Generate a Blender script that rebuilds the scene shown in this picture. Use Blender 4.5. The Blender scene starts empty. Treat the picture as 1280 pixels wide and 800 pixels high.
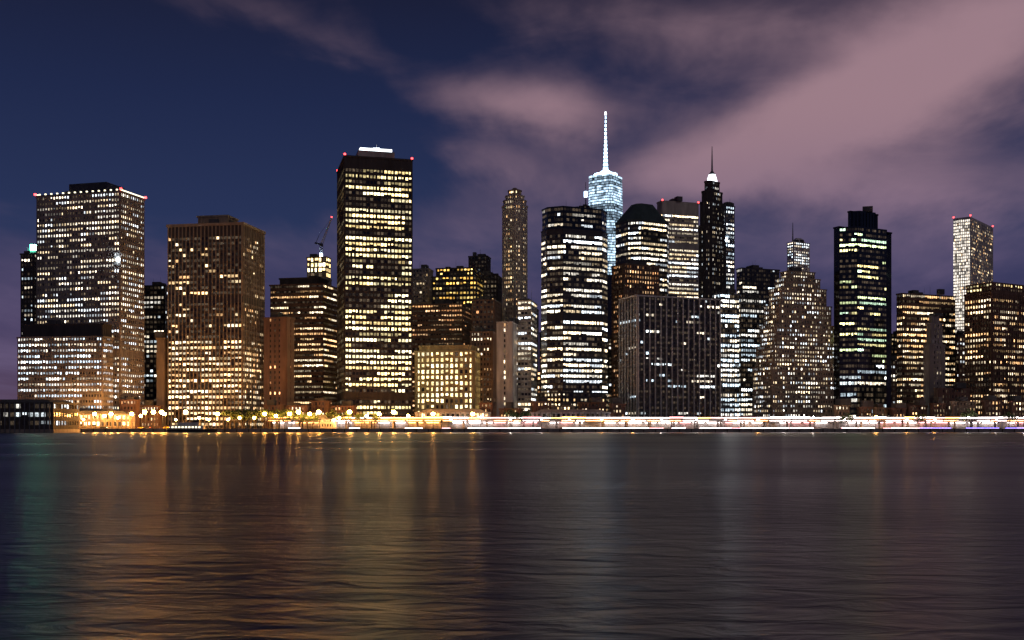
import bpy, math, random
from math import sin, cos, radians, pi
H=4.0; K=0.00075; HOR=533.0; G=2.5
def X(px,D): return (px-640)*K*D
def Z(py,D): return (HOR-py)*K*D+H
scene=bpy.context.scene

# ------------------------------------------------------------------ materials
MATS={}
def newmat(name):
    m=bpy.data.materials.new(name); m.use_nodes=True
    MATS[name]=m
    return m,m.node_tree,m.node_tree.nodes['Principled BSDF']
def wall(name,rgb,rough=.8,var=.35,metal=0):
    m,t,b=newmat(name)
    tc=t.nodes.new('ShaderNodeTexCoord')
    mp=t.nodes.new('ShaderNodeMapping'); mp.inputs['Scale'].default_value=(.25,.25,.06)
    n=t.nodes.new('ShaderNodeTexNoise'); n.inputs['Scale'].default_value=1; n.inputs['Detail'].default_value=5
    cr=t.nodes.new('ShaderNodeValToRGB')
    cr.color_ramp.elements[0].position=.3; cr.color_ramp.elements[1].position=.7
    cr.color_ramp.elements[0].color=tuple(c*(1-var) for c in rgb)+(1,)
    cr.color_ramp.elements[1].color=tuple(min(1,c*(1+var*.6)) for c in rgb)+(1,)
    t.links.new(tc.outputs['Object'],mp.inputs['Vector']); t.links.new(mp.outputs[0],n.inputs['Vector'])
    t.links.new(n.outputs[0],cr.inputs[0]); t.links.new(cr.outputs[0],b.inputs['Base Color'])
    b.inputs['Roughness'].default_value=rough; b.inputs['Metallic'].default_value=metal
    return m
wall('concrete',(.26,.23,.215)); wall('pale_concrete',(.45,.40,.35)); wall('limestone',(.32,.245,.175))
wall('brown_stone',(.15,.085,.06)); wall('dark_stone',(.05,.043,.046)); wall('dark_metal',(.03,.03,.035),.4)
wall('brick',(.22,.12,.085)); wall('black_glass',(.012,.014,.02),.15,.3); wall('grey_metal',(.14,.15,.17),.4)
wall('white_stone',(.62,.6,.58)); wall('asphalt',(.05,.05,.05),.9); wall('roofing',(.08,.08,.085),.9)
wall('copper_roof',(.045,.07,.07),.6); wall('bark',(.06,.045,.03),.95); wall('leaf',(.06,.10,.03),.7,.5)
wall('gold_stone',(.45,.34,.18))
def emis(name,rgb,s,sample=True):
    m,t,b=newmat(name)
    b.inputs['Base Color'].default_value=(.5,.5,.5,1)
    b.inputs['Emission Color'].default_value=tuple(rgb)+(1,)
    b.inputs['Emission Strength'].default_value=s
    if not sample: m.cycles.emission_sampling='NONE'
    return m
emis('lamp_warm',(1,.42,.09),230); emis('lamp_white',(1,.86,.76),180)
emis('strip_white',(1,.82,.78),10); emis('strip_pink',(1,.42,.42),7); emis('strip_orange',(1,.40,.11),12); emis('strip_blue',(.2,.15,1),8)
emis('red_light',(1,.05,.05),8,False); emis('green_light',(.15,1,.6),30,False)
emis('crown_white',(.86,.94,1),3.5,False); emis('spire_light',(.50,.74,1),7,False); emis('crown_warm',(1,.9,.6),2.5,False)
emis('head_light',(1,.95,.85),25,False); emis('tail_light',(1,.05,.03),12,False)
emis('flood_lamp',(.7,.88,1),40,False)
# windows: lit rooms stored per face
m,t,b=newmat('window')
b.inputs['Base Color'].default_value=(.012,.014,.02,1); b.inputs['Roughness'].default_value=.12
at=t.nodes.new('ShaderNodeAttribute'); at.attribute_name='lit'
tc=t.nodes.new('ShaderNodeTexCoord')
n=t.nodes.new('ShaderNodeTexNoise'); n.inputs['Scale'].default_value=1.1; n.inputs['Detail'].default_value=2
t.links.new(tc.outputs['Object'],n.inputs['Vector'])
mr=t.nodes.new('ShaderNodeMapRange'); mr.inputs['From Min'].default_value=.3; mr.inputs['From Max'].default_value=.7
mr.inputs['To Min'].default_value=.3; mr.inputs['To Max'].default_value=1.7
t.links.new(n.outputs[0],mr.inputs['Value'])
t.links.new(at.outputs['Color'],b.inputs['Emission Color']); t.links.new(mr.outputs[0],b.inputs['Emission Strength'])
m.cycles.emission_sampling='NONE'

# ------------------------------------------------------------------ mesh builder
class MB:
    def __init__(s): s.v=[]; s.f=[]; s.m=[]; s.c=[]; s.mn=[]
    def mi(s,n):
        if n not in s.mn: s.mn.append(n)
        return s.mn.index(n)
    def poly(s,pts,mat,col=(0,0,0)):
        i=len(s.v); s.v+=pts; s.f.append(tuple(range(i,i+len(pts)))); s.m.append(s.mi(mat)); s.c.append(col)
    def box(s,o,a,n,L,W,z0,z1,mat,col=(0,0,0)):
        p=[(o[0],o[1]),(o[0]+a[0]*L,o[1]+a[1]*L),(o[0]+a[0]*L+n[0]*W,o[1]+a[1]*L+n[1]*W),(o[0]+n[0]*W,o[1]+n[1]*W)]
        s.prism(p,z0,z1,mat,col)
    def prism(s,p,z0,z1,mat,col=(0,0,0),top=None):
        i=len(s.v); k=len(p); q=top or p
        s.v+=[(x,y,z0) for x,y in p]+[(x,y,z1) for x,y in q]
        mi=s.mi(mat)
        for j in range(k):
            s.f.append((i+j,i+(j+1)%k,i+k+(j+1)%k,i+k+j)); s.m.append(mi); s.c.append(col)
        s.f.append(tuple(range(i+k,i+2*k))); s.m.append(mi); s.c.append(col)
        s.f.append(tuple(reversed(range(i,i+k)))); s.m.append(mi); s.c.append(col)
    def cbox(s,cx,cy,w,d,z0,z1,mat,rot=0):
        a=(cos(rot),sin(rot)); n=(-sin(rot),cos(rot))
        s.box((cx-a[0]*w/2-n[0]*d/2,cy-a[1]*w/2-n[1]*d/2),a,n,w,d,z0,z1,mat)
    def cone(s,cx,cy,z0,z1,r0,r1,k,mat,ph=0):
        p=[(cx+r0*cos(ph+2*pi*j/k),cy+r0*sin(ph+2*pi*j/k)) for j in range(k)]
        q=[(cx+r1*cos(ph+2*pi*j/k),cy+r1*sin(ph+2*pi*j/k)) for j in range(k)]
        s.prism(p,z0,z1,mat,top=q)
    def beam(s,a,b,r,mat):
        from mathutils import Vector
        a=Vector(a);b=Vector(b);d=(b-a).normalized()
        u=d.cross(Vector((0,0,1))) 
        if u.length<1e-3: u=Vector((1,0,0))
        u.normalize(); w=d.cross(u)
        i=len(s.v)
        for P in (a,b):
            for e,f in ((-1,-1),(1,-1),(1,1),(-1,1)): s.v.append(tuple(P+u*e*r+w*f*r))
        mi=s.mi(mat)
        for q in ((0,1,5,4),(1,2,6,5),(2,3,7,6),(3,0,4,7),(0,3,2,1),(4,5,6,7)):
            s.f.append(tuple(i+x for x in q)); s.m.append(mi); s.c.append((0,0,0))
    def obj(s,name,parent=None):
        me=bpy.data.meshes.new(name); me.from_pydata(s.v,[],s.f)
        for n in s.mn: me.materials.append(MATS[n])
        me.polygons.foreach_set('material_index',s.m)
        if any(c!=(0,0,0) for c in s.c):
            at=me.attributes.new('lit','FLOAT_COLOR','FACE'); fl=[]
            for c in s.c: fl+=[c[0],c[1],c[2],1]
            at.data.foreach_set('color',fl)
        me.update()
        o=bpy.data.objects.new(name,me); scene.collection.objects.link(o)
        if parent: o.parent=parent
        return o
def empty(name):
    e=bpy.data.objects.new(name,None); scene.collection.objects.link(e); return e

PAL={'warm':[(1,.66,.32),(1,.76,.44),(1,.56,.24),(1,.82,.56)],
'neutral':[(1,.84,.60),(1,.76,.46),(1,.92,.78),(.85,.93,1)],
'cool':[(.72,.88,1),(1,.95,.85),(.85,.95,1),(1,.84,.62)],
'gold':[(1,.60,.13),(1,.68,.2),(1,.53,.1)],
'amber':[(1,.5,.2),(1,.6,.3),(.9,.4,.16)],
'green':[(.85,1,.5),(1,.88,.4),(.7,1,.7),(1,.78,.32)],
'yellow':[(1,.80,.38),(1,.86,.5),(1,.72,.3)]}
def S(**k):
    d=dict(fh=3.9,bw=3.0,wf=.62,hf=.5,pd=.4,sd=.2,wall='concrete',p=.5,persist=.6,pal='neutral',inten=1.3,var=.45,fv=.6,rowp=0,dark=(),lower=None,core=None,span=None)
    d.update(k); d['var']+=.2; d['inten']*=1.3
    d['span']=d['span'] or d['wall']
    return d

def fp_corner(D,xl,xc,xr,th):
    th=radians(th); tl=(xl-640)*K; tr=(xr-640)*K; Cx=X(xc,D)
    d1=cos(th)+tl*sin(th); d2=sin(th)-tr*cos(th)
    w1=(Cx-tl*D)/d1 if abs(d1)>.02 else 30
    w2=(tr*D-Cx)/d2 if abs(d2)>.02 else 30
    if w1<=0 or w1>110: w1=30
    if w2<=0 or w2>110: w2=30
    L=(Cx-w1*cos(th),D+w1*sin(th)); R=(Cx+w2*sin(th),D+w2*cos(th))
    return [(Cx,D),R,(L[0]+R[0]-Cx,L[1]+R[1]-D),L]
def cen(fp): return (sum(p[0] for p in fp)/len(fp),sum(p[1] for p in fp)/len(fp))
def scl(fp,s,c=None,sh=(0,0)):
    c=c or cen(fp); return [(c[0]+(x-c[0])*s+sh[0],c[1]+(y-c[1])*s+sh[1]) for x,y in fp]
def chamfer(fp,c):
    out=[];n=len(fp)
    for i in range(n):
        p=fp[i];a=fp[i-1];b=fp[(i+1)%n]
        for q in (a,b):
            l=math.hypot(q[0]-p[0],q[1]-p[1]); out.append((p[0]+(q[0]-p[0])*c/l,p[1]+(q[1]-p[1])*c/l))
    return out
class Tower:
    def __init__(s,name,seed):
        s.name=name; s.w=MB(); s.g=MB(); s.r=random.Random(seed)
    def facade(s,P,Q,z0,z1,st):
        r=s.r; L=math.hypot(Q[0]-P[0],Q[1]-P[1])
        if L<1.5: return
        a=((Q[0]-P[0])/L,(Q[1]-P[1])/L); n=(a[1],-a[0])
        mid=((P[0]+Q[0])/2,(P[1]+Q[1])/2); ml=math.hypot(*mid)
        if (n[0]*-mid[0]+n[1]*-mid[1])/ml< -.35: return
        nb=max(1,round(L/st['bw'])); bw=L/nb; nf=max(1,round((z1-z0)/st['fh'])); fh=(z1-z0)/nf
        pw=bw*(1-st['wf']); ph=fh*(1-st['hf'])
        isdark=lambda fr:any(x<=fr<y for x,y in st['dark'])
        if st['pd']>0:
            for i in range(nb+1):
                c=min(max(i*bw,pw/2),L-pw/2)-pw/2
                s.w.box((P[0]+a[0]*c,P[1]+a[1]*c),a,n,pw,st['pd'],z0,z1-.01,st['wall'])
        # broad zones of occupancy drifting over the facade
        ph1,ph2=r.uniform(0,6),r.uniform(0,6)
        for f in range(nf):
            zb=z0+f*fh; fr=(f+.5)/nf
            o=(P[0]+a[0]*.03,P[1]+a[1]*.03)
            if isdark(fr):
                s.w.box(o,a,n,L-.06,st['sd'],zb,zb+fh-.01,st['span']); continue
            s.w.box(o,a,n,L-.06,st['sd'],zb,zb+ph,st['span'])
            pp=st['p']*r.uniform(1-st['fv'],1+st['fv']); I=st['inten']*r.uniform(.5,1.5)
            if st['lower'] and fr<st['lower'][0]: pp=st['lower'][1]; I*=st['lower'][2]
            full=r.random()<st['rowp']
            if full: pp=.97; I*=1.3
            lit=False; k=1; col=(1,1,1); ps=st['persist']
            for b in range(nb):
                pz=pp if full else pp*(1+.45*sin(ph1+b*.35+f*.12)*sin(ph2+f*.5))
                if b==0 or r.random()>ps:
                    lit=r.random()<pz; col=r.choice(PAL[st['pal']]); k=min(5,I*math.exp(r.gauss(0,st['var'])))
                if lit:
                    q=k*r.uniform(.45,1.4); c=(col[0]*q,col[1]*q,col[2]*q)
                else:
                    q=r.choice([0,.006,.02,.05,.09])*st['inten']*.6; c=(1*q,.72*q,.45*q)
                x0=b*bw+pw/2+.04; x1=(b+1)*bw-pw/2-.04; e=.05
                zt=zb+fh-.03; zl=zb+ph
                if lit:
                    if r.random()<.35: zl=zl+(zt-zl)*r.uniform(.1,.5)
                    if r.random()<.2: x1=x0+(x1-x0)*r.uniform(.45,.8)
                A=(P[0]+a[0]*x0+n[0]*e,P[1]+a[1]*x0+n[1]*e); B=(P[0]+a[0]*x1+n[0]*e,P[1]+a[1]*x1+n[1]*e)
                s.g.poly([(A[0],A[1],zl),(B[0],B[1],zl),(B[0],B[1],zt),(A[0],A[1],zt)],'window',c)
    def seg(s,fp,z0,z1,st,parapet=1.2,clutter=3,cap=None):
        s.w.prism(fp,z0,z1,st['core'] or 'black_glass')
        for i in range(len(fp)): s.facade(fp[i],fp[(i+1)%len(fp)],z0,z1,st)
        c=cen(fp); r=max(math.hypot(x-c[0],y-c[1]) for x,y in fp)
        if parapet: s.w.prism(scl(fp,1+(max(st['pd'],st['sd'])+.25)/(r*.7)),z1,z1+parapet,cap or st['wall'])
        for i in range(clutter):
            u=s.r.uniform(-.5,.5);v=s.r.uniform(-.5,.5)
            ex=((fp[1][0]-fp[0][0]),(fp[1][1]-fp[0][1])); le=math.hypot(*ex); rot=math.atan2(ex[1],ex[0])
            s.w.cbox(c[0]+u*r*.8,c[1]+v*r*.8,s.r.uniform(3,9),s.r.uniform(3,8),z1+parapet-.1,z1+parapet+s.r.uniform(1.5,4.5),'roofing',rot)
        if clutter>1:
            for i in range(2): s.mast(c[0]+s.r.uniform(-.3,.3)*r,c[1]+s.r.uniform(-.3,.3)*r,z1,z1+s.r.uniform(6,11),.16)
    def redlights(s,fp,z):
        for x,y in fp: s.g.cbox(x,y,1.3,1.3,z,z+1.3,'red_light')
    def mast(s,x,y,z0,z1,r=.35,mat='grey_metal'): s.w.cone(x,y,z0,z1,r,r*.3,5,mat)
    def done(s):
        e=empty(s.name); s.w.obj('walls',e)
        if s.g.v: s.g.obj('windows',e)
        return e
SEED=[100]
def B(name,D,xl,xc,xr,th,ytop,st,done=True,ch=0,z0=G,**k):
    SEED[0]+=1; T=Tower(name,SEED[0]); fp=fp_corner(D,xl,xc,xr,th)
    if ch: fp=chamfer(fp,ch)
    T.seg(fp,z0,Z(ytop,D),st,**k); T.fp=fp; T.D=D
    if done: T.done()
    return T

# ------------------------------------------------------------------ the towers
T=B('slim_office_tower',900,26,42,49,12,318,S(wall='dark_stone',p=.35,pal='cool',inten=.8),done=False)
c=cen(T.fp); T.mast(c[0]+3,c[1],Z(316,900),Z(307,900)); T.g.cone(c[0]+3,c[1],Z(312,900),Z(305,900),2.8,2.8,8,'green_light'); T.done()
# big gridded tower with podium wing
st=S(fh=3.95,bw=2.35,wf=.56,hf=.44,pd=.45,sd=.3,wall='concrete',p=.7,persist=.62,pal='neutral',inten=1.25,var=.6,fv=.45,rowp=.15,dark=((.3,.33),))
T=B('gridded_office_tower',760,46,150,180,15,241,st,done=False)
T.g.prism(scl(T.fp,1.012),Z(241,760)+1.25,Z(241,760)+1.9,'dark_metal'); c=cen(T.fp)
for i in range(4):
    P=T.fp[i];Q=T.fp[(i+1)%4]
    for j in range(14):
        f=(j+.5)/14; T.g.cbox(P[0]+(Q[0]-P[0])*f,P[1]+(Q[1]-P[1])*f,1,1,Z(241,760)+1.9,Z(241,760)+2.8,'crown_warm')
P=T.fp[0]; T.g.cbox(P[0]-1,P[1]-1,1.8,1.8,Z(326,760),Z(323,760),'flood_lamp')
T.w.cbox(X(108,780),800,32,22,Z(241,760),Z(229,790),'dark_metal',radians(-15)); T.redlights(scl(T.fp,1.03),Z(241,760)+2)
f2=fp_corner(738,22,128,141,8)
T.seg(f2,G,Z(422,738),S(fh=3.9,bw=2.1,wf=.6,hf=.42,wall='concrete',p=.88,persist=.6,pal='cool',inten=1.2,fv=.3,pd=.3),clutter=0)
f3=fp_corner(741,30,128,139,8)
T.seg(f3,Z(422,738)+1.2,Z(406,740),S(wall='dark_stone',p=0,fh=5,dark=((0,1),)),clutter=2)
T.done()
B('office_tower',850,178,206,212,8,358,S(wall='dark_metal',p=.35,pal='cool',inten=.9,bw=3,wf=.7))
B('narrow_stone_building',790,196,205,209,12,424,S(wall='limestone',core='limestone',p=.15,pal='warm',bw=3.5,wf=.3))
# ribbed tower
st=S(fh=4,bw=3.0,wf=.76,hf=.5,pd=.7,sd=.12,wall='limestone',span='dark_stone',p=.24,persist=.35,pal='warm',inten=1.3,lower=(.42,.88,1.2),dark=((.95,1),),fv=.6)
T=B('ribbed_office_tower',780,210,303,330,10,281,st,done=False,parapet=2)
T.w.prism(scl(T.fp,1.02),Z(378,780),Z(370,780),'dark_metal')
T.seg(fp_corner(792,248,284,296,10),Z(281,780)+2,Z(270,790),S(wall='limestone',dark=((0,1),),pd=.8,bw=3),clutter=0); T.done()
B('brown_brick_building',800,330,358,367,15,398,S(wall='brick',p=.15,pal='amber',inten=.8,bw=4,wf=.35,pd=.6,core='brick'))
T=B('strip_window_office_building',835,338,404,421,12,356,S(wall='brown_stone',p=.5,persist=.85,pal='warm',inten=1.0,bw=1.9,wf=.8,hf=.36,pd=.1,sd=.5,fh=4.2,rowp=.1),done=False)
T.seg(scl(T.fp,.72),Z(356,835)+1.2,Z(347,835),S(wall='dark_stone',dark=((0,1),)),clutter=1);T.done()
# building under construction with floodlit top and crane
T=B('tower_under_construction',960,383,408,414,12,349,S(wall='concrete',p=.5,pal='warm'),done=False,clutter=0)
T.seg(scl(T.fp,.95),Z(349,960)+1.2,Z(322,960),S(wall='gold_stone',core='gold_stone',p=1,persist=.7,pal='yellow',inten=3,fh=5,bw=4,wf=.8,hf=.7,pd=.2,fv=0),clutter=2);T.done()
cr=MB(); cx,cy=X(398,960),975
for sx in (-1,1):
    for sy in (-1,1): cr.beam((cx+sx*1.1,cy+sy*1.1,Z(330,960)),(cx+sx*1.1,cy+sy*1.1,Z(302,960)),.22,'grey_metal')
zz=Z(330,960)
while zz<Z(303,960):
    cr.beam((cx-1.1,cy-1.1,zz),(cx+1.1,cy-1.1,zz+2.2),.14,'grey_metal'); cr.beam((cx+1.1,cy-1.1,zz+2.2),(cx-1.1,cy-1.1,zz+4.4),.14,'grey_metal'); zz+=4.4
jx,jz=X(411,960),Z(268,960)
for off in ((0,0,.9),(-.8,-.8,-.6),(.8,.8,-.6)):
    cr.beam((cx+off[0],cy+off[1],Z(302,960)+off[2]),(jx+off[0]*.3,cy+off[1]*.3,jz+off[2]*.3),.26,'white_stone')
cr.beam((cx,cy,Z(302,960)),(cx-6,cy,Z(300,960)),.7,'dark_metal'); cr.beam((cx-5,cy,Z(300,960)),(cx-2,cy,Z(290,960)),.2,'grey_metal'); cr.beam((cx-2,cy,Z(290,960)),(jx,cy,jz),.1,'grey_metal')
cr.cbox(cx,cy,3,3,Z(304,960),Z(301,960),'dark_metal'); cr.cbox(jx,cy,1,1,jz,jz+1,'red_light'); cr.cbox(cx,cy-2.4,2,2,Z(318,960),Z(314,960),'flood_lamp')
cr.obj('tower_crane')
# tallest black slab
st=S(fh=4.05,bw=2.6,wf=.74,hf=.5,pd=.5,sd=.12,wall='dark_stone',p=.66,persist=.8,pal='yellow',inten=1.8,var=.6,fv=.75,rowp=.22,dark=((.10,.135),(.955,1)))
T=B('black_slab_skyscraper',770,422,431,515,75,196,st,done=False)
c=cen(T.fp); T.w.prism(scl(T.fp,.55),Z(196,770),Z(190,790),'pale_concrete'); 
T.g.prism(scl(T.fp,.48),Z(190,790),Z(186,790),'crown_white'); T.g.cbox(c[0]+2,c[1],5,5,Z(186,790),Z(181,790),'crown_white'); T.mast(c[0]+2,c[1],Z(190,770),Z(176,790),.5,'white_stone')
T.redlights(scl(T.fp,1.0),Z(196,770)+1.2); T.done()
# mid cluster
B('grey_office_tower',980,512,536,541,10,337,S(wall='concrete',p=.15,pal='warm',inten=.7))
T=B('gold_lit_office_tower',930,540,596,606,10,346,S(wall='dark_stone',p=.7,pal='gold',persist=.6,inten=1.3,fh=4.2,wf=.65,hf=.45,sd=.4,pd=.3,fv=.3),done=False,clutter=0)
T.seg(scl(T.fp,.84),Z(346,930)+1.2,Z(335,930),S(wall='dark_stone',p=.7,pal='gold',inten=1.2)); T.done()
B('dark_office_tower',1050,586,609,613,10,321,S(wall='dark_stone',p=.04,inten=.5))
B('dim_office_building',880,512,578,592,10,381,S(wall='brown_stone',p=.45,pal='amber',inten=.6,bw=2.2,wf=.7,hf=.36,sd=.4,pd=.2,persist=.7))
st=S(wall='gold_stone',core='gold_stone',p=.95,pal='yellow',inten=2.0,bw=3.6,wf=.56,hf=.62,pd=1.0,sd=.3,fh=4.6,persist=.4,fv=.1,var=.2)
T=B('floodlit_yellow_building',810,520,592,603,9,440,st,done=False); T.seg(scl(T.fp,.9),Z(440,810)+1.2,Z(433,810),S(wall='gold_stone',dark=((0,1),)),clutter=2); T.done()
B('brown_office_building',850,590,618,626,9,376,S(wall='brown_stone',p=.2,pal='amber',inten=.6))
B('brown_office_building',830,588,616,624,9,416,S(wall='brick',p=.3,pal='warm',inten=.7,bw=2.6,wf=.45))
B('grey_office_tower',930,604,622,627,9,345,S(wall='dark_stone',p=.2,pal='warm',inten=.6))
# slender art deco tower with rounded crown
st=S(fh=3.7,bw=2.4,wf=.46,hf=.5,pd=.5,sd=.2,wall='pale_concrete',core='limestone',p=.55,persist=.1,pal='warm',inten=.95)
T=B('art_deco_skyscraper',900,612,650,664,35,405,st,done=False,z0=G,clutter=0)
f=chamfer(fp_corner(905,625,648,662,35),4); T.seg(f,Z(405,900),Z(256,905),st,clutter=0)
T.seg(scl(f,.9),Z(256,905)+1.2,Z(249,905),st,clutter=0); T.seg(scl(f,.72),Z(249,905)+1.2,Z(243,905),st,clutter=0)
T.seg(scl(f,.5),Z(243,905)+1.2,Z(236,905),S(wall='limestone',core='limestone',p=.9,pal='warm',inten=2,bw=2,fh=3),clutter=0)
c=cen(f); T.w.cone(c[0],c[1],Z(236,905)+1.2,Z(231,905),4,1.5,8,'limestone'); T.done()
# pale striped pair
B('pale_striped_building',800,622,640,647,10,404,S(wall='white_stone',core='white_stone',p=.5,pal='warm',inten=1.0,bw=3.6,wf=.35,pd=.8,hf=.6))
B('pale_office_building',815,647,664,671,10,377,S(wall='pale_concrete',p=.85,pal='neutral',inten=1.2,bw=2.4,wf=.8,hf=.5,sd=.45,pd=.1,persist=.8))
# faceted banded glass tower
st=S(fh=4.0,bw=2.1,wf=.86,hf=.5,pd=.12,sd=.3,wall='dark_metal',p=.55,persist=.85,pal='neutral',inten=1.7,var=.55,fv=.8,rowp=.18,dark=((.55,.57),(.965,1)))
f=fp_corner(790,671,690,766,68); fo=chamfer(f,9)
T=Tower('faceted_glass_tower',7); T.seg(fo,G,Z(285,790),st,parapet=.5,clutter=0)
T.seg(scl(fo,.97),Z(285,790)+.5,Z(258,790),S(fh=4.2,bw=2.4,wf=.86,hf=.5,pd=.1,sd=.3,wall='black_glass',p=.12,persist=.7,pal='neutral'),clutter=3)
T.seg(scl(fo,1.12),G,Z(492,790),S(wall='dark_metal',p=.8,pal='warm',inten=1.2)); T.done()
# tall tapering glass tower with lit spire, far behind
T=Tower('tapering_spired_skyscraper',8); D=1600; cx,cy=X(757,D+28),D+28; ztop=Z(216,D)
z=G; r=T.r; hw=31; ang=radians(12)
def ring(t):
    pts=[]
    for j in range(4):
        a0=pi/4+j*pi/2; corner=(hw*1.414*cos(a0),hw*1.414*sin(a0))
        nxt=(hw*1.414*cos(a0+pi/2),hw*1.414*sin(a0+pi/2)); mt=((corner[0]+nxt[0])/2,(corner[1]+nxt[1])/2)
        prv=(hw*1.414*cos(a0-pi/2),hw*1.414*sin(a0-pi/2)); mp=((corner[0]+prv[0])/2,(corner[1]+prv[1])/2)
        for m_ in (mp,mt): pts.append((corner[0]*(1-t)+m_[0]*t,corner[1]*(1-t)+m_[1]*t))
    return [(cx+.82*(x*cos(ang)-y*sin(ang)),cy+.82*(x*sin(ang)+y*cos(ang))) for x,y in pts]
nf=92
for f in range(nf):
    t0=f/nf; t1=(f+1)/nf; za=G+(ztop-G)*t0; zb=G+(ztop-G)*t1; ra=ring(min(.98,t0*.9+.02)); rb=ring(min(.98,t1*.9+.02))
    zm=za+(zb-za)*.3
    T.w.prism(ra,za,zb,'black_glass',top=rb)
    bright=r.random()<.75
    if f<55: continue
    for j in range(8):
        P=ra[j];Q=ra[(j+1)%8]; P2=rb[j];Q2=rb[(j+1)%8]; n_=8
        ml=((P[0]+Q[0])/2-cx,(P[1]+Q[1])/2-cy)
        if ml[1]>5: continue
        il=math.hypot(*ml); ox,oy=ml[0]/il*.35,ml[1]/il*.35
        for k in range(n_):
            a0=k/n_; a1=(k+.93)/n_
            L=lambda A,B,t:(A[0]+(B[0]-A[0])*t+ox,A[1]+(B[1]-A[1])*t+oy)
            p0=L(P,Q,a0);p1=L(P,Q,a1);p2=L(P2,Q2,a1);p3=L(P2,Q2,a0)
            I=(r.uniform(.6,2.4) if bright else r.uniform(.1,.7))*(1 if r.random()<.8 else .3)
            c=(I*.55,I*.78,I*1.0)
            T.g.poly([(p0[0],p0[1],zm),(p1[0],p1[1],zm),(p2[0],p2[1],zb),(p3[0],p3[1],zb)],'window',c)
T.g.cone(cx,cy,ztop,ztop+4,18,18,16,'spire_light'); T.w.cone(cx,cy,ztop+4,ztop+6,12,12,16,'grey_metal'); T.g.cone(cx,cy,ztop+6,ztop+10,11,5,16,'spire_light')
zs=ztop+10; ze=Z(137,D)
n_=14
for i in range(n_):
    a=zs+(ze-zs)*i/n_; b_=zs+(ze-zs)*(i+1)/n_; r0=3.1*(1-i/n_)**1.3+.7; r1=3.1*(1-(i+1)/n_)**1.3+.7
    T.g.cone(cx,cy,a,a+(b_-a)*.7,r0,r1,8,'spire_light'); T.w.cone(cx,cy,a+(b_-a)*.7,b_,r1*1.3,r1*1.3,8,'grey_metal')
T.g.cone(cx,cy,ze,ze+5,1.8,1.2,8,'crown_white')
T.done()
T=B('antenna_tower',1300,724,736,740,12,258,S(wall='dark_stone',p=.2),done=False); c=cen(T.fp)
T.mast(c[0],c[1],Z(258,1300),Z(224,1300),1.0); T.g.cone(c[0],c[1],Z(243,1300),Z(236,1300),2.0,2.0,8,'spire_light'); T.done()
# pyramid-topped tower
st=S(fh=4.3,bw=2.4,wf=.82,hf=.46,pd=.12,sd=.35,wall='dark_metal',p=.72,persist=.8,pal='neutral',inten=1.2,fv=.5,rowp=.15)
f=chamfer(fp_corner(900,763,792,843,60),8); T=Tower('pyramid_roof_skyscraper',9); T.seg(f,G,Z(276,900),st,clutter=0)
T.w.prism(scl(f,1.03),Z(276,900)+1.2,Z(274,900)+1.2,'copper_roof'); T.w.prism(scl(f,1.0),Z(274,900)+1.2,Z(249,900),'copper_roof',top=scl(f,.42)); T.done()
B('amber_lit_brick_building',850,765,780,824,62,331,S(wall='brown_stone',p=.6,pal='amber',inten=.8,bw=2.4,wf=.45,persist=.3))
# wide slab
T=B('wide_slab_skyscraper',1050,822,828,873,72,252,S(fh=4.2,bw=2.6,wf=.85,hf=.45,pd=.15,sd=.6,wall='pale_concrete',p=.8,persist=.85,pal='neutral',inten=1.0,rowp=.2,fv=.3,dark=((.8,.82),(.95,1))),done=False)
T.redlights(T.fp[:2],Z(252,1050)+1); T.done()
# dark art deco spired tower
st=S(fh=3.8,bw=2.2,wf=.42,hf=.48,pd=.5,sd=.2,wall='dark_stone',core='dark_stone',p=.5,persist=.1,pal='neutral',inten=.9)
D=880; f=fp_corner(D,871,885,909,50); T=Tower('spired_art_deco_skyscraper',10); f=chamfer(f,3)
T.seg(f,G,Z(282,D),st,clutter=0); T.seg(scl(f,.9),Z(282,D)+1.2,Z(252,D),st,clutter=0); T.seg(scl(f,.76),Z(252,D)+1.2,Z(238,D),st,clutter=0)
T.seg(scl(f,.55),Z(238,D)+1.2,Z(225,D),S(fh=4,bw=2,wf=.5,wall='dark_stone',p=.6,pal='cool',inten=1.2,pd=.4),clutter=0)
c=cen(f); T.g.cone(c[0],c[1],Z(225,D)+1.2,Z(214,D),4.6,2.8,8,'crown_white'); T.w.cone(c[0],c[1],Z(214,D),Z(209,D),3,.8,8,'grey_metal')
T.w.cone(c[0],c[1],Z(209,D),Z(178,D),.8,.25,6,'grey_metal'); T.done()
T=B('slim_cool_lit_tower',1000,903,907,918,60,258,S(wall='grey_metal',p=.9,pal='cool',inten=1.5,bw=3,wf=.7),done=False)
T.g.cbox(T.fp[0][0],T.fp[0][1]-1,2.2,2.2,Z(301,1000),Z(298,1000),'flood_lamp'); T.done()
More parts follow.
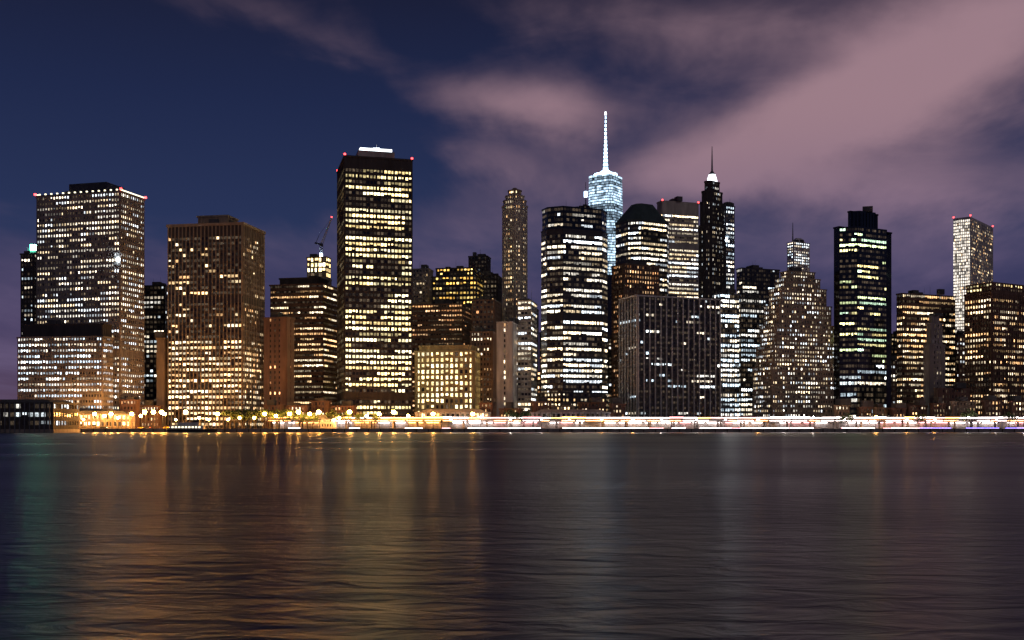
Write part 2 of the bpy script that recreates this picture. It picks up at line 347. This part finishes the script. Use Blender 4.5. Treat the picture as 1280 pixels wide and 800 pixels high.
# black tower with white piers
st=S(fh=4.1,bw=2.3,wf=.8,hf=.42,pd=.2,sd=.1,wall='dark_metal',core='black_glass',p=.12,persist=.65,pal='cool',inten=.9)
D=780; f=fp_corner(D,775,797,900,68); T=Tower('white_pier_office_building',11)
T.seg(f,G+8,Z(371,D),st,parapet=0,clutter=4)
for i in (0,3,2,1):
    P=f[i];Q=f[(i+1)%4];L=math.hypot(Q[0]-P[0],Q[1]-P[1]);a=((Q[0]-P[0])/L,(Q[1]-P[1])/L);n=(a[1],-a[0]);nb=round(L/4.7)
    for j in range(nb+1):
        c_=min(L-.7,j*L/nb); T.w.box((P[0]+a[0]*c_,P[1]+a[1]*c_),a,n,.7,1.0,G,Z(371,D)+.5,'white_stone')
T.w.prism(scl(f,1.035),Z(371,D)+.5,Z(368.5,D),'white_stone'); T.w.prism(scl(f,.93),G,G+8,'dark_stone'); T.seg(scl(f,.95),G,G+7.9,S(fh=7.9,bw=4,wf=.9,hf=.8,p=.95,pal='cool',inten=1.8),parapet=0,clutter=0)
T.done()
B('cool_glass_office_building',830,893,900,924,65,368,S(wall='grey_metal',p=.75,pal='cool',inten=2.2,bw=2.2,wf=.8,hf=.55,persist=.7,rowp=.2))
B('glass_office_building',850,919,926,957,65,374,S(wall='grey_metal',p=.6,pal='cool',inten=1.6,bw=2.3,wf=.8,persist=.8,rowp=.1))
B('dark_box_office_tower',960,921,928,974,70,336,S(wall='dark_metal',p=.25,pal='cool',inten=.6,bw=2.5,wf=.85,persist=.8))
# wedding-cake masonry tower
st=S(fh=3.5,bw=2.3,wf=.48,hf=.48,pd=.3,sd=.2,wall='limestone',core='limestone',p=.58,persist=.3,pal='neutral',inten=1.0,var=.8,fv=.5)
T=Tower('stepped_masonry_skyscraper',12); D=790; f=fp_corner(D,941,965,1053,68); cc=cen(f)
lev=[(G,459,1.0),(459,432,.93),(432,405,.84),(405,380,.75),(380,358,.64),(358,345,.5),(345,336,.38)]
zprev=G
for a,b_,s_ in lev:
    T.seg(scl(f,s_,cc),zprev,Z(b_,D),st,parapet=.8,clutter=0 if s_>.4 else 2); zprev=Z(b_,D)
T.done()
T=B('pale_pinnacle_tower',1500,984,992,1012,60,303,S(wall='white_stone',core='white_stone',p=.9,pal='cool',inten=1.5,bw=4,wf=.6),done=False); c=cen(T.fp)
T.w.prism(scl(T.fp,.7),Z(303,1500)+1,Z(296,1500),'white_stone',top=scl(T.fp,.3)); T.mast(c[0]-8,c[1],Z(303,1500),Z(276,1500),1.2); T.done()
# dark rounded tower
st=S(fh=3.9,bw=2.2,wf=.84,hf=.45,pd=.1,sd=.3,wall='black_glass',p=.34,persist=.86,pal='green',inten=1.4,fv=.9,rowp=.1)
D=800; f=chamfer(fp_corner(D,1035,1057,1122,62),12); T=Tower('rounded_black_tower',13)
T.seg(f,G+10,Z(484,D),S(fh=3.9,bw=2.4,wf=.9,hf=.6,wall='black_glass',p=.15,persist=.8,pal='cool',pd=.1,sd=.3),parapet=0,clutter=0)
T.seg(f,Z(484,D)+.02,Z(455,D),S(fh=3.9,bw=2.2,wf=.85,hf=.5,wall='black_glass',p=.7,persist=.85,pal='cool',inten=1.5,pd=.1,sd=.3),parapet=0,clutter=0)
T.seg(f,Z(455,D)+.04,Z(283,D),st,clutter=0); T.seg(scl(f,.52),Z(283,D)+1.2,Z(261,D),S(wall='black_glass',dark=((0,1),),pd=.2),clutter=1)
T.seg(scl(f,.9),G,G+10,S(fh=5,bw=4,wf=.9,hf=.7,p=.9,pal='cool',inten=1.2),parapet=0,clutter=0)
T.done()
B('warm_office_building',840,1121,1128,1194,68,368,S(wall='brown_stone',p=.55,persist=.7,pal='warm',inten=1.1,bw=2.1,wf=.75,hf=.42,sd=.4,pd=.15,fh=4.4,rowp=.1))
# shimmering residential tower
T=Tower('rippled_residential_tower',14); D=1250; f=fp_corner(D,1192,1213,1241,40)
T.seg(f,G,Z(274,D),S(fh=3.6,bw=3,wf=.6,hf=.6,wall='white_stone',core='grey_metal',p=.45,persist=.1,pal='warm',inten=.8,var=.8),clutter=0,parapet=3)
P=f[3];Q=f[0]; L=math.hypot(Q[0]-P[0],Q[1]-P[1]); a=((Q[0]-P[0])/L,(Q[1]-P[1])/L); n=(a[1],-a[0])
zz=G+80  # glowing panels added over the windows to make this face look lit
while zz<Z(276,D):
    for k in range(9):
        I=T.r.uniform(.7,1.9) if T.r.random()<.85 else .2; x0=k*L/9+.2; x1=(k+1)*L/9-.6; e=.9+.5*sin(zz*.07+k)
        A=(P[0]+a[0]*x0+n[0]*e,P[1]+a[1]*x0+n[1]*e);C=(P[0]+a[0]*x1+n[0]*e,P[1]+a[1]*x1+n[1]*e)
        T.g.poly([(A[0],A[1],zz),(C[0],C[1],zz),(C[0],C[1],zz+2.4),(A[0],A[1],zz+2.4)],'window',(I,I*.9,I*.78))
    zz+=3.6
T.redlights(f,Z(272,D)+2); T.done()
T=B('setback_brick_building',800,1155,1162,1181,65,432,S(wall='concrete',core='concrete',p=.12,pal='warm',inten=.8,bw=3,wf=.4),done=False,clutter=0)
T.seg(scl(T.fp,.75),Z(432,800),Z(405,800),S(wall='concrete',core='concrete',p=.05,bw=3,wf=.4),clutter=0); T.seg(scl(T.fp,.45),Z(405,800),Z(396,800),S(wall='concrete',core='concrete',p=.0,bw=3,wf=.4),clutter=1);T.done()
B('brick_warehouse',785,1168,1173,1212,70,487,S(wall='brick',core='brick',p=.15,pal='warm',bw=3,wf=.4))
T=B('piered_office_building',810,1206,1240,1340,60,366,S(fh=4.3,bw=2.3,wf=.6,hf=.45,pd=.6,sd=.2,wall='brown_stone',p=.65,persist=.6,pal='warm',inten=1.3,dark=((.96,1),)),done=False)
T.seg(scl(T.fp,.97),Z(366,810)+1.2,Z(354,810),S(fh=4,bw=3,p=.5,pal='yellow',wall='brown_stone',inten=1.4)); T.done()
# filler blocks behind, and the skyline continuing beyond
R=random.Random(5)
for (a,b_,D0,lo,hi) in ((186,1290,1000,415,470),(500,1190,1120,385,430)):
    x=a
    while x<b_:
        w=R.uniform(26,52); D=D0+R.uniform(-25,60)
        if x<640: f=(x,x+w-4,x+w,9)
        else: f=(x,x+4,x+w,78)
        B('office_block',D,f[0],f[1],f[2],f[3],R.uniform(lo,hi),S(wall=R.choice(['brown_stone','dark_stone','concrete','brick']),p=R.uniform(.2,.55),pal=R.choice(['warm','neutral','amber','cool']),inten=R.uniform(.5,1.0),bw=3.2,fh=4.2))
        x+=w*R.uniform(.85,1.1)
x=1300
while x<1600:
    w=R.uniform(40,80); B('office_block',R.uniform(830,950),x,x+5,x+w,76,R.uniform(330,470),S(wall=R.choice(['brown_stone','dark_stone','concrete']),p=.5,pal='warm',inten=.9)); x+=w*1.05
for (a,b_) in ((150,200),(330,425),(600,770),(1040,1290)):
    x=a
    while x<b_:
        w=R.uniform(18,34); f=(x,x+w-3,x+w,12) if x<640 else (x,x+3,x+w,76)
        B('waterfront_building',R.uniform(752,758),f[0],f[1],f[2],f[3],R.uniform(501,513),S(wall=R.choice(['brick','brown_stone','limestone']),core='brown_stone',p=.5,pal='warm',inten=1.1,bw=2.6,wf=.45,fh=3.6,hf=.5),clutter=1)
        x+=w*R.uniform(.98,1.5)

# ------------------------------------------------------------------ ground, water, shore
def sheet(name,x0,x1,y0,y1,z,mat):
    b=MB(); b.poly([(x0,y0,z),(x1,y0,z),(x1,y1,z),(x0,y1,z)],mat); return b.obj(name)
SH=715
sheet('ground',-9000,9000,SH,16000,G,'asphalt')
b=MB(); b.cbox(0,SH-.6,4000,1.6,-3,G+.12,'concrete')
for i in range(-60,90): b.cbox(i*8,SH-1.6,.5,.5,-2,G-.2,'bark')
b.obj('seawall')
b=MB(); b.cbox(0,SH+3.2,4000,5.5,G+.01,G+.13,'pale_concrete'); b.obj('promenade_pavement')
b=MB()
for i in range(-520,620,2): b.cbox(i,SH+.5,.08,.08,G+.13,G+1.15,'dark_metal')
b.beam((-520,SH+.5,G+1.2),(620,SH+.5,G+1.2),.05,'dark_metal'); b.beam((-520,SH+.5,G+.7),(620,SH+.5,G+.7),.03,'dark_metal'); b.obj('railing')
# water : smooth averaged swell, slopes mostly across the river
m,t,bs=newmat('water')
bs.inputs['Base Color'].default_value=(.006,.013,.016,1); bs.inputs['IOR'].default_value=1.34
bs.inputs['Anisotropic'].default_value=.62; bs.inputs['Specular IOR Level'].default_value=.62
cv=t.nodes.new('ShaderNodeCombineXYZ'); cv.inputs[1].default_value=1; t.links.new(cv.outputs[0],bs.inputs['Tangent'])
tc=t.nodes.new('ShaderNodeTexCoord')
# wind patches change how rough the surface is
mp=t.nodes.new('ShaderNodeMapping'); mp.inputs['Scale'].default_value=(.012,.03,1)
n=t.nodes.new('ShaderNodeTexNoise'); n.inputs['Scale'].default_value=1; n.inputs['Detail'].default_value=3
mr=t.nodes.new('ShaderNodeMapRange'); mr.inputs['From Min'].default_value=.3; mr.inputs['From Max'].default_value=.7; mr.inputs['To Min'].default_value=.26; mr.inputs['To Max'].default_value=.36
t.links.new(tc.outputs['Object'],mp.inputs['Vector']); t.links.new(mp.outputs[0],n.inputs['Vector']); t.links.new(n.outputs[0],mr.inputs['Value']); t.links.new(mr.outputs[0],bs.inputs['Roughness'])
prev=None
for sc,det,dist,st_ in (((.03,.10,1),2,2.2,.10),((.45,.9,1),5,.35,.38)):
    mp=t.nodes.new('ShaderNodeMapping'); mp.inputs['Scale'].default_value=sc; mp.inputs['Rotation'].default_value=(0,0,.12)
    n=t.nodes.new('ShaderNodeTexNoise'); n.inputs['Scale'].default_value=1; n.inputs['Detail'].default_value=det; n.inputs['Distortion'].default_value=.6
    bp=t.nodes.new('ShaderNodeBump'); bp.inputs['Strength'].default_value=st_; bp.inputs['Distance'].default_value=dist
    t.links.new(tc.outputs['Object'],mp.inputs['Vector']); t.links.new(mp.outputs[0],n.inputs['Vector']); t.links.new(n.outputs[0],bp.inputs['Height'])
    if prev: t.links.new(prev.outputs[0],bp.inputs['Normal'])
    prev=bp
t.links.new(prev.outputs[0],bs.inputs['Normal'])
sheet('river_water',-9000,9000,-400,SH+1,0,'water')

# elevated highway; added glowing strips stand in for the traffic light trails
HY=SH+12
b=MB(); x0,x1=X(335,HY),560
b.box((x0,HY),(1,0),(0,1),x1-x0,15,8.2,9.3,'concrete'); b.box((x0,HY-.2),(1,0),(0,1),x1-x0,.35,9.3,10.2,'pale_concrete'); b.box((x0,HY+14.7),(1,0),(0,1),x1-x0,.35,9.3,10.2,'pale_concrete')
x=x0+5
while x<x1:
    b.cbox(x,HY+2.5,1.1,1.1,G,8.2,'concrete'); b.cbox(x,HY+12.5,1.1,1.1,G,8.2,'concrete'); b.cbox(x,HY+7.5,1.4,13,7.3,8.19,'concrete'); x+=16
b.box((x0,HY+.3),(1,0),(0,1),x1-x0,14.2,9.305,9.31,'asphalt')
b.box((x0,HY+16.5),(1,0),(0,1),x1-x0,.4,G,8.0,'white_stone')
e=empty('elevated_highway'); b.obj('deck',e)
b=MB(); x=x0
while x<x1:
    L=R.uniform(4,13); px=640+x/(K*HY)
    wm=px<540
    mt=R.choices(['strip_white','strip_pink','strip_orange'],[2,1,6] if wm else [6,2,1.5])[0]
    b.box((x,HY-.5),(1,0),(0,1),L,.25,9.7,9.7+R.uniform(.3,.8),mt)
    if R.random()<.85: b.box((x,HY+1),(1,0),(0,1),L*.85,.5,7.75,8.15,R.choice(['strip_orange','strip_orange','strip_white'] if wm else ['strip_white','strip_white','strip_orange']))
    if R.random()<.85: b.box((x,HY+14.6),(1,0),(0,1),L*.8,.4,6.4,6.8,R.choice(['strip_white','strip_orange','strip_pink'] if wm else ['strip_white','strip_white','strip_pink']))
    if R.random()<(.35 if wm else .75): b.box((x,SH+.9),(1,0),(0,1),L*.95,.15,G+.2,G+.2+R.uniform(.25,.6),'strip_blue' if px>1140 else R.choice(['strip_white','strip_pink','strip_white']))
    x+=L
b.obj('light_trail_strips',e)
b=MB(); b.box((-560,SH+8),(1,0),(0,1),330,12,G+.004,G+.01,'asphalt'); b.obj('waterfront_road')

# street lamps
def lampmesh(mat,gr):
    b=MB(); b.cone(0,0,0,9,.16,.09,6,'dark_metal'); b.beam((0,0,8.9),(0,-1.6,9.3),.07,'dark_metal'); b.cone(0,0,0,.7,.3,.25,6,'dark_metal')
    b.cone(0,-1.7,8.65-gr*.8,8.65,gr*.55,gr,8,mat); b.cone(0,-1.7,8.65,8.65+gr*.7,gr,gr*.6,8,mat); b.cone(0,-1.7,8.65+gr*.7,8.9+gr*.7,gr*.6,.2,7,'dark_metal')
    o=b.obj('street_lamp'); me=o.data; bpy.data.objects.remove(o); return me
LW,LC=lampmesh('lamp_warm',1.15),lampmesh('lamp_white',.6)
def put(name,me,loc,rz=0,s=1):
    o=bpy.data.objects.new(name,me); o.location=loc; o.rotation_euler=(0,0,rz); o.scale=(s,s,s); scene.collection.objects.link(o); return o
for px in (74,90,104,118,128,140,150,166,174,182,190,200,206,218,232,250,262,272,284,297,318,332,345,360,372,385,398,418,425,438,458,475,490,510,540,565,590):
    put('street_lamp',LW,(X(px+R.uniform(-2,2),SH+4),SH+4+R.uniform(0,5),G),0,R.choice([.7,.85,1,1.15,1.3]))
for px in range(600,1290,38):
    put('street_lamp',LC if R.random()<.65 else LW,(X(px+R.uniform(-6,6),SH+7),SH+7,G),0,R.choice([.7,.9]))
# cars
def carmesh(col,name):
    if name not in MATS: wall(name,col,.3,.1)
    b=MB(); prof=[(-2.2,.35),(2.2,.35),(2.25,.8),(1.3,.95),(.7,1.42),(-1.1,1.45),(-1.9,1.0),(-2.25,.95)]
    for y in (-.88,.88): b.poly([(x,y,z) for x,z in prof],name)
    for i in range(len(prof)):
        p=prof[i];q=prof[(i+1)%len(prof)]; b.poly([(p[0],-.88,p[1]),(q[0],-.88,q[1]),(q[0],.88,q[1]),(p[0],.88,p[1])],'black_glass' if i in (3,5) else name)
    for y in (-.89,.89): b.poly([(1.1,y,.98),(.62,y,1.36),(-1.05,y,1.38),(-1.6,y,1.02)],'black_glass')
    for wx in (-1.4,1.4):
        for wy in (-.92,.72):
            i=len(b.v); k=10
            for yy in (wy,wy+.2): b.v+=[(wx+.34*cos(2*pi*j/k),yy,.34+.34*sin(2*pi*j/k)) for j in range(k)]
            mi=b.mi('dark_metal')
            for j in range(k): b.f.append((i+j,i+(j+1)%k,i+k+(j+1)%k,i+k+j)); b.m.append(mi); b.c.append((0,0,0))
            b.f.append(tuple(range(i,i+k))); b.m.append(mi); b.c.append((0,0,0))
    for y in (-.7,.55):
        b.cbox(2.25,y+.08,.16,.3,.62,.8,'head_light'); b.cbox(-2.28,y+.08,.14,.3,.7,.88,'tail_light')
    o=b.obj('car'); me=o.data; bpy.data.objects.remove(o); return me
CM=[carmesh((.5,.5,.52),'paint_silver'),carmesh((.03,.03,.035),'paint_black'),carmesh((.65,.42,.04),'paint_yellow')]
x=x0+8
while x<540:
    put('car',R.choice(CM),(x,HY+R.choice([3.5,7]),9.31)); 
    if R.random()<.7: put('car',R.choice(CM),(x+R.uniform(-4,4),HY+11,9.31),pi)
    x+=R.uniform(8,26)
for i in range(14): put('car',R.choice(CM),(R.uniform(-370,-220),SH+R.choice([11,16]),G+.02),R.choice([0,pi]))
# ferry terminals
def terminal(name,D,xl,xr,yt,depth,st,roof):
    T=Tower(name,xl+3); a=X(xl,D);c=X(xr,D); f=[(a,D),(c,D),(c,D+depth),(a,D+depth)]; z1=Z(yt,D)
    if D<SH: T.w.prism(scl(f,1.03),-2,G-.3,'concrete')
    T.seg(f,G-.3 if D<SH else G,z1,st,parapet=.8,clutter=0)
    T.w.prism(scl(f,1.04),z1+.8,z1+1.2,roof); T.w.prism(scl(f,.9),z1+1.2,z1+3.0,roof,top=scl(f,.75))
    for i in range(14): T.w.cbox(a+(c-a)*(i+.5)/14,D-1.6,.5,.5,-2,z1+.8,'grey_metal')
    T.done()
terminal('ferry_terminal',668,-20,66,505,40,S(wall='dark_stone',p=.22,pal='cool',inten=.8,fh=5,bw=4,pd=.3,wf=.7),'roofing')
terminal('ferry_terminal',728,72,163,519,8,S(wall='limestone',p=.8,pal='warm',inten=2.0,fh=4.5,bw=3.0,wf=.65,hf=.6),'roofing')
terminal('pier_shed',747,520,612,517,14,S(wall='white_stone',core='white_stone',p=.9,pal='warm',inten=1.9,fh=5,bw=3.4,wf=.6,hf=.5),'pale_concrete')
terminal('pier_shed',747,665,762,517,14,S(wall='white_stone',core='white_stone',p=.7,pal='warm',inten=1.5,fh=5,bw=3.4,wf=.6,hf=.5),'pale_concrete')
# small lit waterfront house with a gabled roof
T=Tower('waterfront_house',77); D=722; a=X(398,D); f=[(a,D),(a+11,D),(a+11,D+7),(a,D+7)]
T.seg(f,G,G+6.4,S(fh=3.2,bw=1.8,wf=.5,hf=.55,pd=.1,sd=.08,wall='white_stone',core='white_stone',p=1,pal='yellow',inten=1.8),parapet=.25,clutter=0)
for (ya,yb) in ((D-.6,D+3.5),(D+7.6,D+3.5)): T.w.poly([(a-.5,ya,G+6.5),(a+11.5,ya,G+6.5),(a+11.5,yb,G+9.6),(a-.5,yb,G+9.6)],'roofing')
for xx in (a,a+11): T.w.poly([(xx,D,G+6.6),(xx,D+7,G+6.6),(xx,D+3.5,G+9.4)],'white_stone')
T.w.cbox(a+8,D+4,.9,.9,G+7,G+10.8,'brick'); T.done()
# trees
def treemesh(seed):
    r=random.Random(seed); b=MB(); b.cone(0,0,0,3.2,.32,.2,7,'bark')
    cl=[]
    for i in range(7):
        a=r.uniform(0,6.28); L=r.uniform(2,3.6); e=(cos(a)*L,sin(a)*L,r.uniform(4.8,8.2)); b.beam((0,0,r.uniform(2.4,3.2)),e,.09,'bark'); cl.append((e,r.uniform(1.2,2.1)))
    cl.append(((0,0,8),2))
    for (c,R_) in cl:
        for i in range(110):
            while 1:
                p=[r.uniform(-1,1) for _ in range(3)]
                if sum(q*q for q in p)<1: break
            p=[c[j]+p[j]*R_*(1 if j<2 else .75) for j in range(3)]; s=r.uniform(.2,.4)
            u=[r.uniform(-1,1)*s for _ in range(3)]; w=[r.uniform(-1,1)*s for _ in range(3)]
            b.poly([tuple(p[j]-u[j] for j in range(3)),tuple(p[j]+w[j] for j in range(3)),tuple(p[j]+u[j] for j in range(3)),tuple(p[j]-w[j] for j in range(3))],'leaf')
    o=b.obj('tree'); me=o.data; bpy.data.objects.remove(o); return me
TM=[treemesh(i) for i in range(4)]
for px in (286,292,299,305,312,318,328,337,346,355,364,374,383,391,416,432,452,468,640,655,1060,1150,1215,1262):
    put('tree',R.choice(TM),(X(px,SH+9),SH+9+R.uniform(0,3),G+.1),R.uniform(0,6),R.uniform(1.0,1.5))
# moored ferry
b=MB(); D=700; cx=X(240,D)
hull=[(cx-16,D-3),(cx+12,D-3),(cx+17,D),(cx+12,D+3),(cx-16,D+3)]
b.prism(scl(hull,.9),-.5,2.2,'dark_metal',top=hull); b.cbox(cx-3,D,22,5,2.2,4.6,'white_stone'); b.cbox(cx-2,D,14,4,4.6,6.6,'white_stone'); b.cbox(cx+3,D,4,3,6.6,8.4,'dark_metal'); b.cone(cx-5,D,6.6,9,.7,.6,8,'dark_metal')
for i in range(9): b.cbox(cx-12+i*2.2,D-2.55,1.2,.06,3,4,'crown_warm')
b.obj('moored_ferry')

# ------------------------------------------------------------------ sky
w=bpy.data.worlds.new('World'); scene.world=w; w.use_nodes=True; t=w.node_tree; t.nodes.clear()
def sock(v,inp):
    if isinstance(v,(int,float)): inp.default_value=v
    else: t.links.new(v,inp)
def M(op,a,b=None,c=None,clamp=False):
    n=t.nodes.new('ShaderNodeMath'); n.operation=op; n.use_clamp=clamp
    sock(a,n.inputs[0])
    if b is not None: sock(b,n.inputs[1])
    if c is not None: sock(c,n.inputs[2])
    return n.outputs[0]
def comb(x,y,z):
    n=t.nodes.new('ShaderNodeCombineXYZ'); sock(x,n.inputs[0]);sock(y,n.inputs[1]);sock(z,n.inputs[2]); return n.outputs[0]
def noise(v,sc,det,rough=.5,dist=0):
    n=t.nodes.new('ShaderNodeTexNoise'); n.inputs['Scale'].default_value=sc; n.inputs['Detail'].default_value=det; n.inputs['Roughness'].default_value=rough; n.inputs['Distortion'].default_value=dist
    t.links.new(v,n.inputs['Vector']); return n.outputs[0]
def smooth(v,a,b):
    n=t.nodes.new('ShaderNodeMapRange'); n.interpolation_type='SMOOTHSTEP'; n.inputs['From Min'].default_value=a; n.inputs['From Max'].default_value=b; sock(v,n.inputs['Value']); return n.outputs[0]
def mix(f,a,b):
    n=t.nodes.new('ShaderNodeMix'); n.data_type='RGBA'; sock(f,n.inputs[0])
    for v,i in ((a,6),(b,7)):
        if isinstance(v,tuple): n.inputs[i].default_value=v+(1,)
        else: t.links.new(v,n.inputs[i])
    return n.outputs[2]
tc=t.nodes.new('ShaderNodeTexCoord'); sp=t.nodes.new('ShaderNodeSeparateXYZ'); t.links.new(tc.outputs['Generated'],sp.inputs[0])
x,y,z=sp.outputs
az=M('ARCTAN2',x,y); hyp=M('SQRT',M('ADD',M('MULTIPLY',x,x),M('MULTIPLY',y,y))); el=M('DIVIDE',z,M('MAXIMUM',hyp,.05))
zz=M('ADD',M('MAXIMUM',z,0),.10)
wa=.13
qx=M('DIVIDE',M('SUBTRACT',M('MULTIPLY',x,cos(wa)),M('MULTIPLY',y,sin(wa))),zz)
qy=M('DIVIDE',M('ADD',M('MULTIPLY',x,sin(wa)),M('MULTIPLY',y,cos(wa))),zz)
n1=noise(comb(M('MULTIPLY',qx,1.3),M('MULTIPLY',qy,.6),0),1,6,.58,.3)
n2=noise(comb(M('MULTIPLY',qx,3.2),M('MULTIPLY',qy,1.2),7),1,5,.55,.3)
nw=noise(comb(M('MULTIPLY',az,5),M('MULTIPLY',el,9),3),1,4)
n3=noise(comb(M('MULTIPLY',az,6),M('MULTIPLY',el,15),11),1,5,.55,.5)
au=M('ADD',az,M('MULTIPLY',M('SUBTRACT',nw,.5),.12)); ev=M('ADD',el,M('MULTIPLY',M('SUBTRACT',n1,.5),.10))
def blob(px,py,rx,ry,rot,amp):
    u=(px-640)*K; v=(HOR-py)*K/math.sqrt(1+u*u); u=math.atan(u); rx*=K; ry*=K; c,s=cos(radians(rot)),sin(radians(rot))
    du=M('SUBTRACT',au,u); dv=M('SUBTRACT',ev,v)
    p=M('DIVIDE',M('ADD',M('MULTIPLY',du,c),M('MULTIPLY',dv,s)),rx); q=M('DIVIDE',M('SUBTRACT',M('MULTIPLY',dv,c),M('MULTIPLY',du,s)),ry)
    return M('MULTIPLY',M('EXPONENT',M('MULTIPLY',M('ADD',M('MULTIPLY',p,p),M('MULTIPLY',q,q)),-1)),amp)
blobs=[blob(1190,90,230,110,24,.98),blob(1000,170,190,55,20,.64),blob(640,140,125,36,-4,.68),blob(420,55,230,26,-13,.24),blob(1150,245,190,32,-5,.50),blob(900,20,260,45,0,.30),
       blob(600,205,120,30,-12,.34),blob(0,400,220,90,5,.50),blob(360,320,130,50,0,.26),blob(620,300,170,55,0,.34),blob(1050,330,280,50,0,.34),blob(860,215,110,34,5,.42),
       blob(180,170,280,90,0,-.26),blob(330,210,180,40,0,-.10),blob(780,100,120,60,0,.06),blob(560,30,130,30,-10,-.05)]
ms=blobs[0]
for q in blobs[1:]: ms=M('ADD',ms,q)
tex=M('ADD',M('ADD',M('MULTIPLY',M('SUBTRACT',n1,.5),.85),M('MULTIPLY',M('SUBTRACT',n2,.5),.5)),M('MULTIPLY',M('SUBTRACT',n3,.5),.55))
den=smooth(M('ADD',ms,tex),-.01,1.02)
ramp=t.nodes.new('ShaderNodeValToRGB'); t.links.new(el,ramp.inputs[0]); e=ramp.color_ramp.elements
e[0].position=0; e[0].color=(.105,.06,.10,1); e[1].position=1; e[1].color=(.006,.008,.02,1)
for p,c in ((.08,(.058,.046,.110)),(.17,(.023,.036,.100)),(.30,(.014,.022,.068)),(.42,(.010,.012,.034))):
    k=e.new(p); k.color=c+(1,)
ccol=mix(smooth(el,.10,.30),(.140,.105,.20),(.33,.205,.245))
sky=mix(den,ramp.outputs[0],ccol)
ns=t.nodes.new('ShaderNodeTexSky'); ns.sky_type='NISHITA'; ns.sun_disc=False; ns.sun_elevation=radians(-6); ns.sun_rotation=radians(150)
ad=t.nodes.new('ShaderNodeMix'); ad.data_type='RGBA'; ad.blend_type='ADD'; ad.inputs[0].default_value=.02
t.links.new(sky,ad.inputs[6]); t.links.new(ns.outputs[0],ad.inputs[7])
bg=t.nodes.new('ShaderNodeBackground'); bg.inputs['Strength'].default_value=1; t.links.new(ad.outputs[2],bg.inputs['Color'])
out=t.nodes.new('ShaderNodeOutputWorld'); t.links.new(bg.outputs[0],out.inputs[0])
l=bpy.data.lights.new('city_glow_fill','SUN'); l.energy=.18; l.angle=radians(25); l.color=(1,.82,.74); o=bpy.data.objects.new('city_glow_fill',l); scene.collection.objects.link(o)  # added soft fill from behind the camera, standing in for city glow
o.rotation_euler=(radians(58),0,radians(25))
# camera
c=bpy.data.cameras.new('camera'); o=bpy.data.objects.new('camera',c); scene.collection.objects.link(o); o.location=(0,0,H); o.rotation_euler=(pi/2,0,0)
c.lens=37.5; c.sensor_width=36; c.shift_y=133/1280; c.clip_end=30000; c.clip_start=.5
scene.camera=o
scene.view_settings.view_transform='Standard'; scene.view_settings.look='None'; scene.view_settings.exposure=0
